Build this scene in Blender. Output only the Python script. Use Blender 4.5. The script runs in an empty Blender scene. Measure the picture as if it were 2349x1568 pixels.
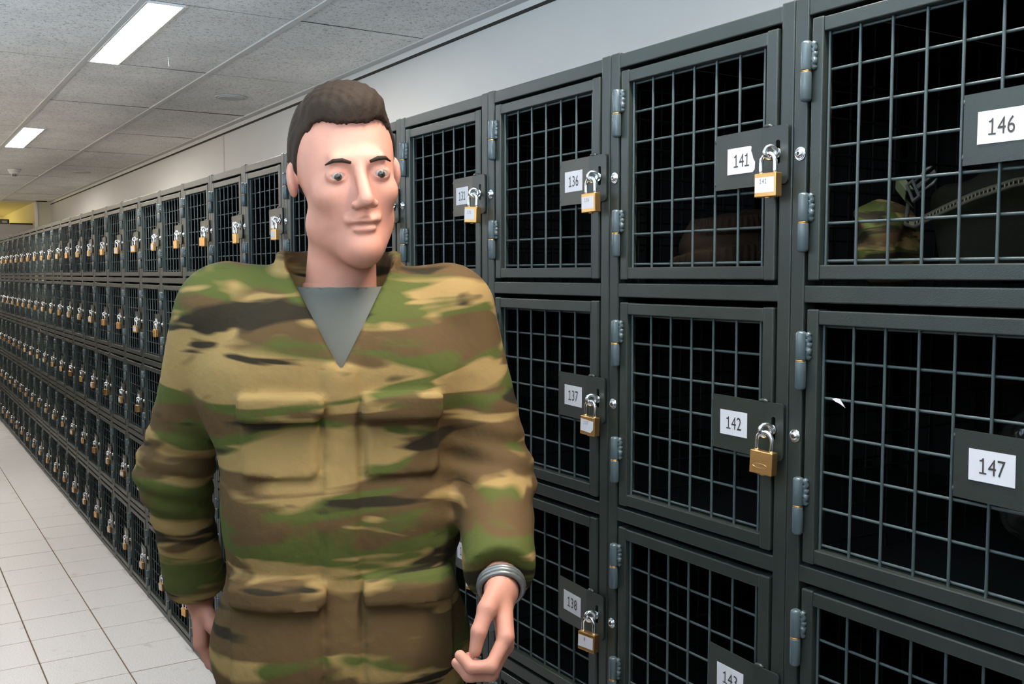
import bpy, bmesh, math, random
import numpy as np
from mathutils import Vector, Matrix
random.seed(7)
rng = np.random.default_rng(7)
SC = bpy.context.scene
COL = SC.collection

# ------------------------------------------------------------------ camera, world, exposure
cam_d = bpy.data.cameras.new('camera'); cam_o = bpy.data.objects.new('camera', cam_d); COL.objects.link(cam_o)
cam_d.sensor_width = 36.0; cam_d.lens = 2287.2 / 2349 * 36.0; cam_d.clip_start = 0.02; cam_d.clip_end = 100
YAW, PIT = 1.0057, -0.0675
F = Vector((-math.sin(YAW)*math.cos(PIT), math.cos(YAW)*math.cos(PIT), math.sin(PIT)))
R = Vector((math.cos(YAW), math.sin(YAW), 0)); U = R.cross(F)
cam_o.matrix_world = Matrix(((R.x, U.x, -F.x, 0.994), (R.y, U.y, -F.y, -1.102), (R.z, U.z, -F.z, 1.640), (0, 0, 0, 1)))
SC.camera = cam_o
W = bpy.data.worlds.new('world'); SC.world = W; W.use_nodes = True
W.node_tree.nodes['Background'].inputs[0].default_value = (0.80, 0.88, 1.0, 1)
W.node_tree.nodes['Background'].inputs[1].default_value = 0.15
SC.view_settings.view_transform = 'Standard'; SC.view_settings.look = 'None'
SC.view_settings.exposure = 0.0; SC.view_settings.gamma = 1.0; SC.view_settings.use_curve_mapping = False
LAMP = 90.0         # radiance of the ceiling light diffusers
WIN_FILL = 3.0            # radiance of the unseen windows added to light the corridor
WARM = 48.0          # watts of the warm lamp in the area past the last ceiling tile

def area(name, loc, rot, sx, sy, watts, col):
    l = bpy.data.lights.new(name, 'AREA'); l.shape = 'RECTANGLE'; l.size = sx; l.size_y = sy; l.energy = watts; l.color = col
    o = bpy.data.objects.new(name, l); o.location = loc; o.rotation_euler = rot; COL.objects.link(o); return o

def lamp_at(name, kind, loc, watts, col, size, aim=None, cone=None):
    l = bpy.data.lights.new(name, kind); l.energy = watts; l.color = col; l.shadow_soft_size = size
    if cone: l.spot_size = math.radians(cone); l.spot_blend = 1.0
    o = bpy.data.objects.new(name, l); o.location = loc; COL.objects.link(o)
    if aim: o.rotation_euler = Vector(aim).to_track_quat('-Z', 'Y').to_euler()
# the photographer's flash gun, held above the camera and aimed up and forward to bounce
lamp_at('camera_flash', 'SPOT', (1.02, -1.15, 1.86), 330, (0.62, 0.82, 1.0), .06, (-.80, -.02, .60), 112)
lamp_at('warm_lamp', 'POINT', (-16.9, -0.9, 2.05), WARM, (1.0, 0.80, 0.30), .08)
H = 2.62             # ceiling height
WY = 0.90            # wall behind the lockers
WL = -1.75           # opposite wall
X_END = -13.80       # end of the tiled ceiling

# ------------------------------------------------------------------ materials
MATS = {}
def mat(name, col, rough=0.5, metal=0.0, bump=0.0, bscale=200.0, var=0.0, vscale=8.0, emit=None, coat=0.0, spec=None):
    if name in MATS: return MATS[name]
    m = bpy.data.materials.new(name); m.use_nodes = True
    nt = m.node_tree; b = nt.nodes['Principled BSDF']
    b.inputs['Base Color'].default_value = (*col, 1); b.inputs['Roughness'].default_value = rough; b.inputs['Metallic'].default_value = metal
    if coat: b.inputs['Coat Weight'].default_value = coat
    if spec is not None: b.inputs['Specular IOR Level'].default_value = spec
    if emit: b.inputs['Emission Color'].default_value = (*emit[0], 1); b.inputs['Emission Strength'].default_value = emit[1]
    tc = nt.nodes.new('ShaderNodeTexCoord')
    if var:
        n = nt.nodes.new('ShaderNodeTexNoise'); n.inputs['Scale'].default_value = vscale; n.inputs['Detail'].default_value = 4
        g = nt.nodes.new('ShaderNodeNewGeometry')
        nt.links.new(g.outputs['Position'], n.inputs['Vector'])
        mr = nt.nodes.new('ShaderNodeMapRange'); mr.inputs['To Min'].default_value = 1-var; mr.inputs['To Max'].default_value = 1+var
        mr.inputs['From Min'].default_value = .3; mr.inputs['From Max'].default_value = .7
        nt.links.new(n.outputs['Fac'], mr.inputs['Value'])
        mx = nt.nodes.new('ShaderNodeVectorMath'); mx.operation = 'SCALE'; mx.inputs[0].default_value = col
        nt.links.new(mr.outputs['Result'], mx.inputs['Scale']); nt.links.new(mx.outputs['Vector'], b.inputs['Base Color'])
    if bump:
        n2 = nt.nodes.new('ShaderNodeTexNoise'); n2.inputs['Scale'].default_value = bscale; n2.inputs['Detail'].default_value = 3
        nt.links.new(tc.outputs['Object'], n2.inputs['Vector'])
        bp = nt.nodes.new('ShaderNodeBump'); bp.inputs['Strength'].default_value = bump; bp.inputs['Distance'].default_value = 0.001
        nt.links.new(n2.outputs['Fac'], bp.inputs['Height']); nt.links.new(bp.outputs['Normal'], b.inputs['Normal'])
    MATS[name] = m; return m

M_PAINT = mat('locker_paint', (0.020, 0.026, 0.022), 0.36, 0.0, 0.25, 900, 0.10, 14)
M_WIRE = mat('locker_wire_paint', (0.045, 0.062, 0.063), 0.36)
M_HINGE = mat('hinge_paint', (0.06, 0.082, 0.09), 0.26)
M_INNER_SHADE = mat('locker_inner_shade', (0.0045, 0.0050, 0.0048), 0.75, spec=0.15)  # near-black: the shade inside the lockers is put into the colour
M_CHROME = mat('zinc_steel', (0.78, 0.80, 0.82), 0.16, 1.0)
M_BRASS = mat('brushed_brass', (0.80, 0.46, 0.17), 0.34, 1.0, 0.3, 600, 0.08, 40)
M_RING = mat('brass_washer', (0.9, 0.42, 0.10), 0.3, 1.0)
M_PAPER = mat('white_sticker', (0.58, 0.56, 0.58), 0.6)
M_INK = mat('sticker_ink', (0.035, 0.028, 0.022), 0.6)
M_WALL = mat('wall_paint', (0.63, 0.62, 0.60), 0.75, 0, 0.15, 260, 0.02, 2)
M_TRIM = mat('ceiling_trim', (0.70, 0.69, 0.67), 0.5)
M_DARK = mat('dark_gap', (0.03, 0.026, 0.02), 0.9)
M_VOID = mat('ceiling_void', (0.10, 0.085, 0.065), 0.95)
M_GROUT = mat('floor_grout', (0.135, 0.085, 0.05), 0.9, 0, 0.3, 400)
M_SKIN = mat('skin', (0.50, 0.215, 0.145), 0.62, 0, 0.15, 300, 0.07, 26)
M_SKIN.node_tree.nodes['Principled BSDF'].inputs['Subsurface Weight'].default_value = 0.08
M_SKIN.node_tree.nodes['Principled BSDF'].inputs['Subsurface Scale'].default_value = 0.01

def tile_ceiling_mat():
    m = bpy.data.materials.new('mineral_ceiling_tile'); m.use_nodes = True; nt = m.node_tree; b = nt.nodes['Principled BSDF']
    b.inputs['Roughness'].default_value = 0.9
    g = nt.nodes.new('ShaderNodeNewGeometry')
    n = nt.nodes.new('ShaderNodeTexNoise'); n.inputs['Scale'].default_value = 72; n.inputs['Detail'].default_value = 5; n.inputs['Roughness'].default_value = .7
    n.inputs['Distortion'].default_value = 1.2
    nt.links.new(g.outputs['Position'], n.inputs['Vector'])
    r = nt.nodes.new('ShaderNodeValToRGB'); e = r.color_ramp.elements
    e[0].position = 0.37; e[0].color = (0.42, 0.40, 0.37, 1); e[1].position = 0.47; e[1].color = (0.93, 0.92, 0.90, 1)
    nt.links.new(n.outputs['Fac'], r.inputs['Fac'])
    n2 = nt.nodes.new('ShaderNodeTexNoise'); n2.inputs['Scale'].default_value = 3.2; n2.inputs['Detail'].default_value = 3
    nt.links.new(g.outputs['Position'], n2.inputs['Vector'])
    mr = nt.nodes.new('ShaderNodeMapRange'); mr.inputs['From Min'].default_value = .3; mr.inputs['From Max'].default_value = .7
    mr.inputs['To Min'].default_value = .9; mr.inputs['To Max'].default_value = 1.06
    nt.links.new(n2.outputs['Fac'], mr.inputs['Value'])
    v = nt.nodes.new('ShaderNodeVectorMath'); v.operation = 'SCALE'; nt.links.new(r.outputs['Color'], v.inputs[0]); nt.links.new(mr.outputs['Result'], v.inputs['Scale'])
    nt.links.new(v.outputs['Vector'], b.inputs['Base Color'])
    bp = nt.nodes.new('ShaderNodeBump'); bp.inputs['Strength'].default_value = .6; bp.inputs['Distance'].default_value = .002
    nt.links.new(n.outputs['Fac'], bp.inputs['Height']); nt.links.new(bp.outputs['Normal'], b.inputs['Normal'])
    return m
M_CTILE = tile_ceiling_mat()

def floor_mat():
    m = bpy.data.materials.new('glazed_floor_tile'); m.use_nodes = True; nt = m.node_tree; b = nt.nodes['Principled BSDF']
    g = nt.nodes.new('ShaderNodeNewGeometry')
    n = nt.nodes.new('ShaderNodeTexNoise'); n.inputs['Scale'].default_value = 160; n.inputs['Detail'].default_value = 4
    nt.links.new(g.outputs['Position'], n.inputs['Vector'])
    r = nt.nodes.new('ShaderNodeValToRGB'); e = r.color_ramp.elements
    e[0].position = .3; e[0].color = (.46, .455, .455, 1); e[1].position = .6; e[1].color = (.585, .58, .58, 1)
    nt.links.new(n.outputs['Fac'], r.inputs['Fac'])
    n2 = nt.nodes.new('ShaderNodeTexNoise'); n2.inputs['Scale'].default_value = 9; n2.inputs['Detail'].default_value = 6
    nt.links.new(g.outputs['Position'], n2.inputs['Vector'])
    r2 = nt.nodes.new('ShaderNodeValToRGB'); e = r2.color_ramp.elements
    e[0].position = .27; e[0].color = (.62, .56, .48, 1); e[1].position = .36; e[1].color = (1, 1, 1, 1)
    nt.links.new(n2.outputs['Fac'], r2.inputs['Fac'])
    mx = nt.nodes.new('ShaderNodeMix'); mx.data_type = 'RGBA'; mx.blend_type = 'MULTIPLY'; mx.inputs['Factor'].default_value = .5
    nt.links.new(r.outputs['Color'], mx.inputs[6]); nt.links.new(r2.outputs['Color'], mx.inputs[7])
    nt.links.new(mx.outputs[2], b.inputs['Base Color'])
    b.inputs['Roughness'].default_value = 0.38
    return m
M_FTILE = floor_mat()

def camo_mat(name, sc, seed):
    m = bpy.data.materials.new(name); m.use_nodes = True; nt = m.node_tree; b = nt.nodes['Principled BSDF']
    b.inputs['Roughness'].default_value = 0.85; b.inputs['Specular IOR Level'].default_value = 0.2
    tc = nt.nodes.new('ShaderNodeTexCoord')
    def layer(off, scale, thr):
        mp = nt.nodes.new('ShaderNodeMapping'); mp.inputs['Location'].default_value = (off+seed, off*1.7, off*.6)
        mp.inputs['Scale'].default_value = (0.34*scale, 0.34*scale, 1.45*scale); mp.inputs['Rotation'].default_value = (0, 0.25*math.sin(off), 0)
        nt.links.new(tc.outputs['Object'], mp.inputs['Vector'])
        n = nt.nodes.new('ShaderNodeTexNoise'); n.inputs['Scale'].default_value = sc; n.inputs['Detail'].default_value = 2.6; n.inputs['Roughness'].default_value = .62
        n.inputs['Distortion'].default_value = .5
        nt.links.new(mp.outputs['Vector'], n.inputs['Vector'])
        r = nt.nodes.new('ShaderNodeValToRGB'); e = r.color_ramp.elements
        e[0].position = thr-.02; e[0].color = (0, 0, 0, 1); e[1].position = thr+.02; e[1].color = (1, 1, 1, 1)
        nt.links.new(n.outputs['Fac'], r.inputs['Fac']); return r.outputs['Color']
    cur = (0.27, 0.172, 0.062, 1)
    prev = None
    for off, scale, thr, c in ((3.1, 1.0, .48, (0.070, 0.078, 0.016, 1)), (11.7, 1.0, .50, (0.092, 0.053, 0.020, 1)), (23.9, 1.25, .57, (0.024, 0.017, 0.008, 1)), (37.3, 1.3, .64, (0.27, 0.172, 0.062, 1))):
        mx = nt.nodes.new('ShaderNodeMix'); mx.data_type = 'RGBA'
        nt.links.new(layer(off, scale, thr), mx.inputs['Factor'])
        if prev is None: mx.inputs[6].default_value = cur
        else: nt.links.new(prev, mx.inputs[6])
        mx.inputs[7].default_value = c; prev = mx.outputs[2]
    nt.links.new(prev, b.inputs['Base Color'])
    n2 = nt.nodes.new('ShaderNodeTexNoise'); n2.inputs['Scale'].default_value = 30; n2.inputs['Detail'].default_value = 4
    nt.links.new(tc.outputs['Object'], n2.inputs['Vector'])
    bp = nt.nodes.new('ShaderNodeBump'); bp.inputs['Strength'].default_value = .5; bp.inputs['Distance'].default_value = .006
    nt.links.new(n2.outputs['Fac'], bp.inputs['Height']); nt.links.new(bp.outputs['Normal'], b.inputs['Normal'])
    return m
M_CAMO = camo_mat('woodland_camouflage', 7.5, 0.0)

# ------------------------------------------------------------------ mesh helpers
def link(name, data, parent=None, loc=(0, 0, 0), rot=(0, 0, 0)):
    o = bpy.data.objects.new(name, data); o.location = loc; o.rotation_euler = rot
    if parent is not None: o.parent = parent
    COL.objects.link(o); return o
def tag(o, label, cat, group=None, kind=None):
    if label: o['label'] = label
    if cat: o['category'] = cat
    if group: o['group'] = group
    if kind: o['kind'] = kind
    return o
def struct(o, label, cat='room'):
    o['label'] = label; o['category'] = cat; o['kind'] = 'structure'; return o
def box(bm, lo, hi, bev=0.0, seg=1, mi=0):
    r = bmesh.ops.create_cube(bm, size=1.0)
    vs = r['verts']
    for v in vs:
        v.co = Vector([lo[i] + (v.co[i]+.5)*(hi[i]-lo[i]) for i in range(3)])
    fs = set(f for v in vs for f in v.link_faces)
    for f in fs: f.material_index = mi
    if bev > 0:
        es = list(set(e for v in vs for e in v.link_edges))
        rr = bmesh.ops.bevel(bm, geom=es, offset=bev, segments=seg, affect='EDGES', profile=.5)
        for f in rr['faces']: f.material_index = mi
def cyl(bm, a, b, r, n=12, r2=None, mi=0, caps=True, smooth=True):
    a = Vector(a); b = Vector(b); d = b-a
    q = d.to_track_quat('Z', 'Y').to_matrix().to_4x4()
    before = set(bm.faces)
    bmesh.ops.create_cone(bm, cap_ends=caps, segments=n, radius1=r, radius2=r if r2 is None else r2, depth=d.length, matrix=Matrix.Translation((a+b)/2) @ q)
    for f in set(bm.faces)-before:
        f.material_index = mi
        if smooth and len(f.verts) == 4: f.smooth = True
def tube(bm, pts, r, n=8, mi=0, closed=False, caps=True):
    pts = [Vector(p) for p in pts]; rings = []; m = len(pts)
    up = None
    for i, p in enumerate(pts):
        if closed: t = (pts[(i+1) % m]-pts[i-1]).normalized()
        else: t = (pts[min(i+1, m-1)]-pts[max(i-1, 0)]).normalized()
        if up is None: up = Vector((0.13, 0.9, 0.31)) if abs(t.y) < .9 else Vector((1, 0, 0.1))
        s = t.cross(up).normalized(); up = s.cross(t).normalized()
        rr = r[i] if isinstance(r, (list, tuple)) else r
        rings.append([bm.verts.new(p + s*math.cos(2*math.pi*k/n)*rr + up*math.sin(2*math.pi*k/n)*rr) for k in range(n)])
    last = m if closed else m-1
    for i in range(last):
        A, B = rings[i], rings[(i+1) % m]
        for k in range(n):
            f = bm.faces.new((A[k], A[(k+1) % n], B[(k+1) % n], B[k])); f.smooth = True; f.material_index = mi
    if not closed and caps:
        f = bm.faces.new(rings[0]); f.material_index = mi
        f = bm.faces.new(rings[-1][::-1]); f.material_index = mi
def sphere(bm, c, r, u=12, v=8, mi=0, sc=(1, 1, 1)):
    before = set(bm.faces)
    bmesh.ops.create_uvsphere(bm, u_segments=u, v_segments=v, radius=1.0, matrix=Matrix.Translation(c) @ Matrix.Diagonal((r*sc[0], r*sc[1], r*sc[2], 1)))
    for f in set(bm.faces)-before: f.smooth = True; f.material_index = mi
def prism(bm, poly, y0, y1, mi=0):
    """polygon in x,z extruded from y0 (front) to y1"""
    A = [bm.verts.new((x, y0, z)) for x, z in poly]; B = [bm.verts.new((x, y1, z)) for x, z in poly]
    n = len(poly)
    fs = [bm.faces.new(A), bm.faces.new(B[::-1])]
    for i in range(n): fs.append(bm.faces.new((A[i], B[i], B[(i+1) % n], A[(i+1) % n])))
    for f in fs: f.material_index = mi
def fin(bm, name, mats, recalc=True):
    if recalc: bmesh.ops.recalc_face_normals(bm, faces=bm.faces)
    me = bpy.data.meshes.new(name); bm.to_mesh(me); bm.free()
    for m in (mats if isinstance(mats, (list, tuple)) else [mats]): me.materials.append(m)
    return me
def mk(fn, name, mats):
    bm = bmesh.new(); fn(bm); return fin(bm, name, mats)

# ------------------------------------------------------------------ floor
def build_floor():
    bm = bmesh.new(); box(bm, (-18, WL, -0.06), (4.0, WY, -0.0016))
    fl = struct(link('floor', fin(bm, 'floor', M_GROUT)), 'pale glazed square floor tiles with brown grout lines', 'floor')
    px, py, g = 0.3075, 0.3010, 0.005
    x0, y0 = -3.246, -0.284           # one joint crossing
    bm = bmesh.new(); box(bm, (g/2, g/2, -0.012), (px-g/2, py-g/2, 0.0), 0.0012, 1); tm = fin(bm, 'tile', M_FTILE)
    rest = bmesh.new()
    i0 = math.floor((-18-x0)/px)+1; i1 = math.floor((4.0-x0)/px)-1
    n = 0
    for i in range(i0, i1+1):
        for j in range(-5, 5):
            x, y = x0+i*px, y0+j*py
            if y+py < WL+.01 or y > WY-.01: continue
            dz = random.uniform(-.0006, .0002)
            if -13.0 < x < -2.2 and -0.95 < y < -0.05:
                o = link('tile', tm, fl, (x, y, dz)); n += 1
            elif -13.0 < x < -2.2 and y > -0.05 and y < 0.1:
                o = link('tile', tm, fl, (x, y, -0.0004)); n += 1
            else:
                box(rest, (x+g/2, max(y+g/2, WL), -.012), (x+px-g/2, min(y+py-g/2, WY), -0.0004))
    link('tile_field', fin(rest, 'tile_field', M_FTILE), fl)['kind'] = 'stuff'
build_floor()

# ------------------------------------------------------------------ walls
def wall(name, lo, hi, label, m=M_WALL):
    return struct(link(name, mk(lambda b: box(b, lo, hi), name, m)), label, 'wall')
wr = wall('wall_right', (X_END, WY, -0.06), (4.0, WY+.12, H+.06), 'plain off-white wall rising behind the lockers')
# two wall panel joints with a cover strip
for xx in (-5.80, 0.35):
    s = link('trim_1', mk(lambda b: box(b, (xx-.012, WY-.004, 0), (xx+.012, WY+.001, H-.03), .001), 'trim_1', mat('joint_strip', (.55, .53, .50), .6)))
    struct(s, 'narrow vertical joint strip on the off-white wall above the lockers', 'trim')
    s.name = 'trim_1' if xx < 0 else 'trim_5'
wall('wall_left', (-18, WL-.12, -0.06), (4.0, WL, H+.06), 'plain wall along the other side of the corridor')
wn = struct(link('dark_board', mk(lambda b: box(b, (-13.0, WL, 0), (3.99, WL+.018, 1.10), .003), 'dark_board', mat('dark_reflection_board', (.035, .032, .03), .5))), 'dark board added low on the unseen corridor wall to darken locker reflections', 'trim')  # unseen dark board, added so the lower lockers reflect something dark
for wi, (xa, xb) in enumerate([(3.5-1.9*q-1.7, 3.5-1.9*q) for q in range(9)]):  # unseen glowing panes added to brighten the ceiling and locker fronts
    def winf(b):
        box(b, (xa-.05, WL, 1.85), (xb+.05, WL+.03, 1.90), .003); box(b, (xa-.05, WL, 2.50), (xb+.05, WL+.03, 2.55), .003)
        box(b, (xa-.05, WL, 1.90), (xa, WL+.03, 2.50), .003); box(b, (xb, WL, 1.90), (xb+.05, WL+.03, 2.50), .003)
        box(b, ((xa+xb)/2-.02, WL, 1.90), ((xa+xb)/2+.02, WL+.028, 2.50), .003)
    w_ = struct(link('added_window_%d' % (wi+1), mk(winf, 'added_window', M_TRIM)), 'high cool-lit panes added in the unseen corridor wall to light the lockers' if wi < 4 else 'high warm-lit panes added in the unseen wall to light the far corridor', 'added_window')
    link('pane', mk(lambda b: box(b, (xa, WL+.002, 1.90), (xb, WL+.010, 2.50)), 'pane', mat('cool_fill_pane', (.8, .85, .9), .2, emit=((.64, .83, 1.0), WIN_FILL)) if wi < 4 else mat('warm_fill_pane', (.8, .8, .75), .2, emit=((1.0, .86, .70), WIN_FILL*.8))), w_)
wall('wall_back', (4.0, WL-.12, -0.06), (4.12, WY+.12, H+.06), 'plain wall closing the near end of the corridor')
# pier and the further stretch of wall, standing a little further into the corridor
M_WARM = mat('cream_wall_paint', (0.70, 0.66, 0.50), 0.8)
wall('wall_pier', (-18.0, 0.72, -0.06), (X_END, WY+.12, H+.25), 'cream painted stretch of wall past the last ceiling tiles', M_WARM)
s = link('trim_2', mk(lambda b: box(b, (X_END+.001, .70, 0), (X_END+.02, .735, H-.02), .003), 'trim_2', mat('white_gloss', (.85, .84, .80), .3)))
struct(s, 'thin white vertical corner strip where the wall steps in', 'trim')
wall('wall_end', (-18.12, WL-.12, -0.06), (-18.0, WY+.2, H+.25), 'cream wall closing the far end of the corridor', M_WARM)
def part_wall(b):
    box(b, (-14.30, WL+.002, 0.0), (-14.20, .72, 2.325), .004)
    box(b, (-14.31, WL+.002, 2.205), (-14.19, .72, 2.215))
s = link('partition', mk(part_wall, 'partition', mat('partition_paint', (.50, .47, .46), .6)))
struct(s, 'beige partition crossing the corridor below the yellow-lit ceiling', 'wall')
s = link('trim_3', mk(lambda b: box(b, (-14.32, .44, 2.326), (-14.18, .715, 2.342), .002), 'trim_3', M_DARK))
struct(s, 'thin dark rail lying along the top of the beige partition', 'trim')
# dark box light on the partition
t = link('emergency_light', None, None, (-14.25, .372, 2.326)); tag(t, 'small dark box-shaped emergency light on top of the beige partition', 'light')
link('housing', mk(lambda b: box(b, (-.04, -.06, 0), (.04, .06, .065), .01, 2), 'housing', mat('olive_housing', (.09, .085, .05), .5)), t)
link('lens', mk(lambda b: prism(b, [(-.03, .015), (.03, .015), (.03, .045), (-.03, .045)], -.05, -.038), 'lens', mat('pale_lens', (.5, .48, .35), .3)), t, rot=(0, 0, math.pi/2))

# ------------------------------------------------------------------ ceiling
TX, TY = 1.21, 0.567
CX0, CY0 = -2.78, -0.268
def build_ceiling():
    ce = struct(link('ceiling', mk(lambda b: box(b, (-18, WL-.1, H+.05), (4.1, WY+.1, H+.12)), 'ceiling', M_VOID)), 'suspended ceiling of pale speckled mineral tiles with flush grid bars', 'ceiling')
    # plain ceiling past the tiles
    s = link('ceiling_far', mk(lambda b: box(b, (-18, WL, H), (X_END-.03, .72, H+.05)), 'ceiling_far', M_WARM), ce)
    s2 = link('edge_strip', mk(lambda b: box(b, (X_END-.03, WL, H-.006), (X_END, WY, H+.05)), 'edge_strip', M_TRIM), ce)
    meshes = {}
    ys = [CY0+TY*j for j in range(-3, 3)]
    lamps = []
    for k in range(-5, 9):
        xa, xb = CX0-TX*(k+1), CX0-TX*k
        xb = min(xb, 3.99); xa = max(xa, X_END)
        if xb-xa < .1: continue
        for y in ys:
            ya, yb = y+.012, y+TY-.012
            ya = max(ya, WL); yb = min(yb, WY-.025)
            if yb-ya < .05: continue
            lamp = abs(y-CY0) < .01 and k % 3 == 0
            if lamp: lamps.append((xa, xb, ya)); ya += .150
            key = (round(xb-xa, 3), round(yb-ya, 3))
            if key not in meshes:
                w, d = key
                meshes[key] = mk(lambda b: box(b, (.0035, 0, 0), (w-.0035, d, .018), .002, 1), 'ceiling_tile', M_CTILE)
            o = link('ceiling_tile', meshes[key], ce, (xa, ya, H+random.uniform(0, .003)), (random.uniform(-.0035, .0035), random.uniform(-.0022, .0022), 0))
    for k in range(-5, 9):
        xj = CX0-TX*k
        if X_END < xj < 3.9: link('joint_strip', mk(lambda b: box(b, (xj-.0038, WL, H+.0010), (xj+.0038, WY-.03, H+.006)), 'joint_strip', M_DARK), ce)
    for y in ys:
        if y < WL+.02: continue
        link('grid_bar', mk(lambda b: box(b, (X_END, y-.0135, H-.004), (3.99, y+.0135, H+.03), .001), 'grid_bar', M_TRIM), ce)
    # wall angle: two steps
    def ang(b):
        box(b, (X_END, WY-.026, H-.003), (3.99, WY-.004, H+.0), .0005)
        box(b, (X_END, WY-.0035, H-.028), (3.99, WY-.0005, H-.003))
    s = link('trim_4', mk(ang, 'trim_4', M_TRIM)); struct(s, 'pale metal angle strip where the tiled ceiling meets the wall', 'trim')
    g = link('dark_strip', mk(lambda b: box(b, (X_END, WY-.006, H-.040), (3.99, WY-.0002, H-.029)), 'dark_strip', M_DARK), s)  # dark strip on the wall just below the angle
    return lamps
lamps = build_ceiling()
M_DIFF = mat('lit_diffuser', (.9, .9, .9), .4, emit=((1.0, 0.94, 0.87), LAMP))
M_LFRAME = mat('light_frame', (.80, .79, .78), .35)
lw = TX-.02; ld = .140
def lframe(b):
    box(b, (.0, 0, -.006), (lw, .009, .03), .001); box(b, (.0, ld-.009, -.006), (lw, ld, .03), .001)
    box(b, (.0, .009, -.006), (.009, ld-.009, .03), .001); box(b, (lw-.009, .009, -.006), (lw, ld-.009, .03), .001)
fm = mk(lframe, 'frame', M_LFRAME); dm = mk(lambda b: box(b, (.009, .009, -.002), (lw-.009, ld-.009, .012)), 'diffuser', M_DIFF)
pos_words = {0: 'long bright recessed ceiling light above the middle locker columns, the largest one lit in view', 3: 'smaller bright recessed ceiling light further along the corridor',}
ks = sorted(lamps, key=lambda a: -a[0])
for i, (xa, xb, ya) in enumerate(ks):
    o = link('ceiling_light', None, None, (xa+.01, ya, H))
    if abs(xb-CX0) < .05: lab = 'long bright recessed ceiling light, the larger of the two lit panels in view'
    elif abs(xb-(CX0-3*TX)) < .05: lab = 'shorter looking bright recessed ceiling light further down the corridor, near the smoke detector'
    elif xb > 0: lab = 'recessed ceiling light over the near end of the corridor, above locker 146' if xb < 2 else 'recessed ceiling light behind the photographer'
    else: lab = 'recessed ceiling light at the far end, third one beyond locker 146' if xb > CX0-7*TX else 'farthest recessed ceiling light'
    tag(o, lab, 'ceiling light', 'recessed ceiling lights')
    link('frame', fm, o); link('diffuser', dm, o)
# round ceiling covers, smoke detector, hook
def disc(b, r=.085):
    cyl(b, (0, 0, 0), (0, 0, -.006), r, 32, r-.004); cyl(b, (0, 0, -.006), (0, 0, -.009), r*.8, 32, r*.78)
dm2 = mk(disc, 'ceiling_disc', mat('disc_paint', (.60, .585, .56), .7))
for (x, y), lab in (((-4.57, .58), 'flat round off-white cover plate in a ceiling tile, the nearer and larger one'), ((-9.36, .577), 'flat round off-white ceiling cover plate far down the corridor')):
    o = link('ceiling_cover', dm2, None, (x, y, H+.0)); tag(o, lab, 'cover plate', 'round ceiling cover plates')
sd = link('smoke_detector', None, None, (-9.44, .007, H+.0)); tag(sd, 'white round smoke detector with a dark vented tip on the ceiling', 'smoke detector')
link('base', mk(lambda b: (cyl(b, (0, 0, 0), (0, 0, -.018), .058, 28, .056), cyl(b, (0, 0, -.018), (0, 0, -.045), .054, 28, .036)), 'base', mat('detector_white', (.74, .72, .68), .4)), sd)
def vent(b):
    cyl(b, (0, 0, -.045), (0, 0, -.062), .024, 20, .022)
    for k in range(10):
        a = k*math.pi/5; box(b, (math.cos(a)*.025-.002, math.sin(a)*.025-.002, -.062), (math.cos(a)*.025+.002, math.sin(a)*.025+.002, -.044), 0, 1, 1)
link('vent_tip', mk(vent, 'vent_tip', [mat('vent_dark', (.06, .055, .045), .6), MATS['detector_white']]), sd)
hk = link('ceiling_hook', mk(lambda b: tube(b, [(0, 0, 0), (.004, 0, -.014), (-.004, .002, -.024), (.001, .003, -.036), (-.003, .003, -.042)], .0016, 6), 'ceiling_hook', mat('hook_white', (.85, .85, .83), .4)), None, (-3.704, .039, H))
tag(hk, 'tiny white wire hook hanging from a ceiling tile beside the long bright light', 'hook')

# ------------------------------------------------------------------ digits
def text_mesh(s, size=1.0):
    c = bpy.data.curves.new('t', 'FONT'); c.body = s; c.size = size; c.resolution_u = 3
    o = bpy.data.objects.new('t', c); COL.objects.link(o); bpy.context.view_layer.update()
    me = bpy.data.meshes.new_from_object(o.evaluated_get(bpy.context.evaluated_depsgraph_get()))
    v = np.array([tuple(q.co) for q in me.vertices]); fs = [tuple(p.vertices) for p in me.polygons]
    bpy.data.objects.remove(o); bpy.data.curves.remove(c); bpy.data.meshes.remove(me)
    return v, fs
DIG = {}
for ch in '0123456789':
    v, fs = text_mesh(ch); DIG[ch] = (v, fs)
DIG['1'] = (np.array([(.07, 0), (.50, 0), (.50, .075), (.335, .075), (.335, .73), (.262, .73), (.232, .675), (.18, .640), (.08, .628), (.08, .560), (.245, .560), (.245, .075), (.07, .075)])@np.diag([1, DIG['7'][0][:, 1].max()/.73]), [(0, 1, 2, 3, 11, 12), (3, 4, 5, 6, 10, 11), (6, 7, 8, 9, 10)])
HD = max(v[:, 1].max() for v, _ in DIG.values())
def add_text(bm, s, cx, z0, h, adv, wsc, y, mi):
    """s centred on cx, baseline z0, digit height h"""
    n = len(s)
    for i, ch in enumerate(s):
        v, fs = DIG[ch]
        k = h/HD; mid = (v[:, 0].min()+v[:, 0].max())/2
        ox = cx+(i-(n-1)/2)*adv
        vs = [bm.verts.new((ox+(p[0]-mid)*k*wsc, y, z0+p[1]*k)) for p in v]
        for f in fs:
            try: ff = bm.faces.new([vs[q] for q in f]); ff.material_index = mi
            except ValueError: pass

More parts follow.
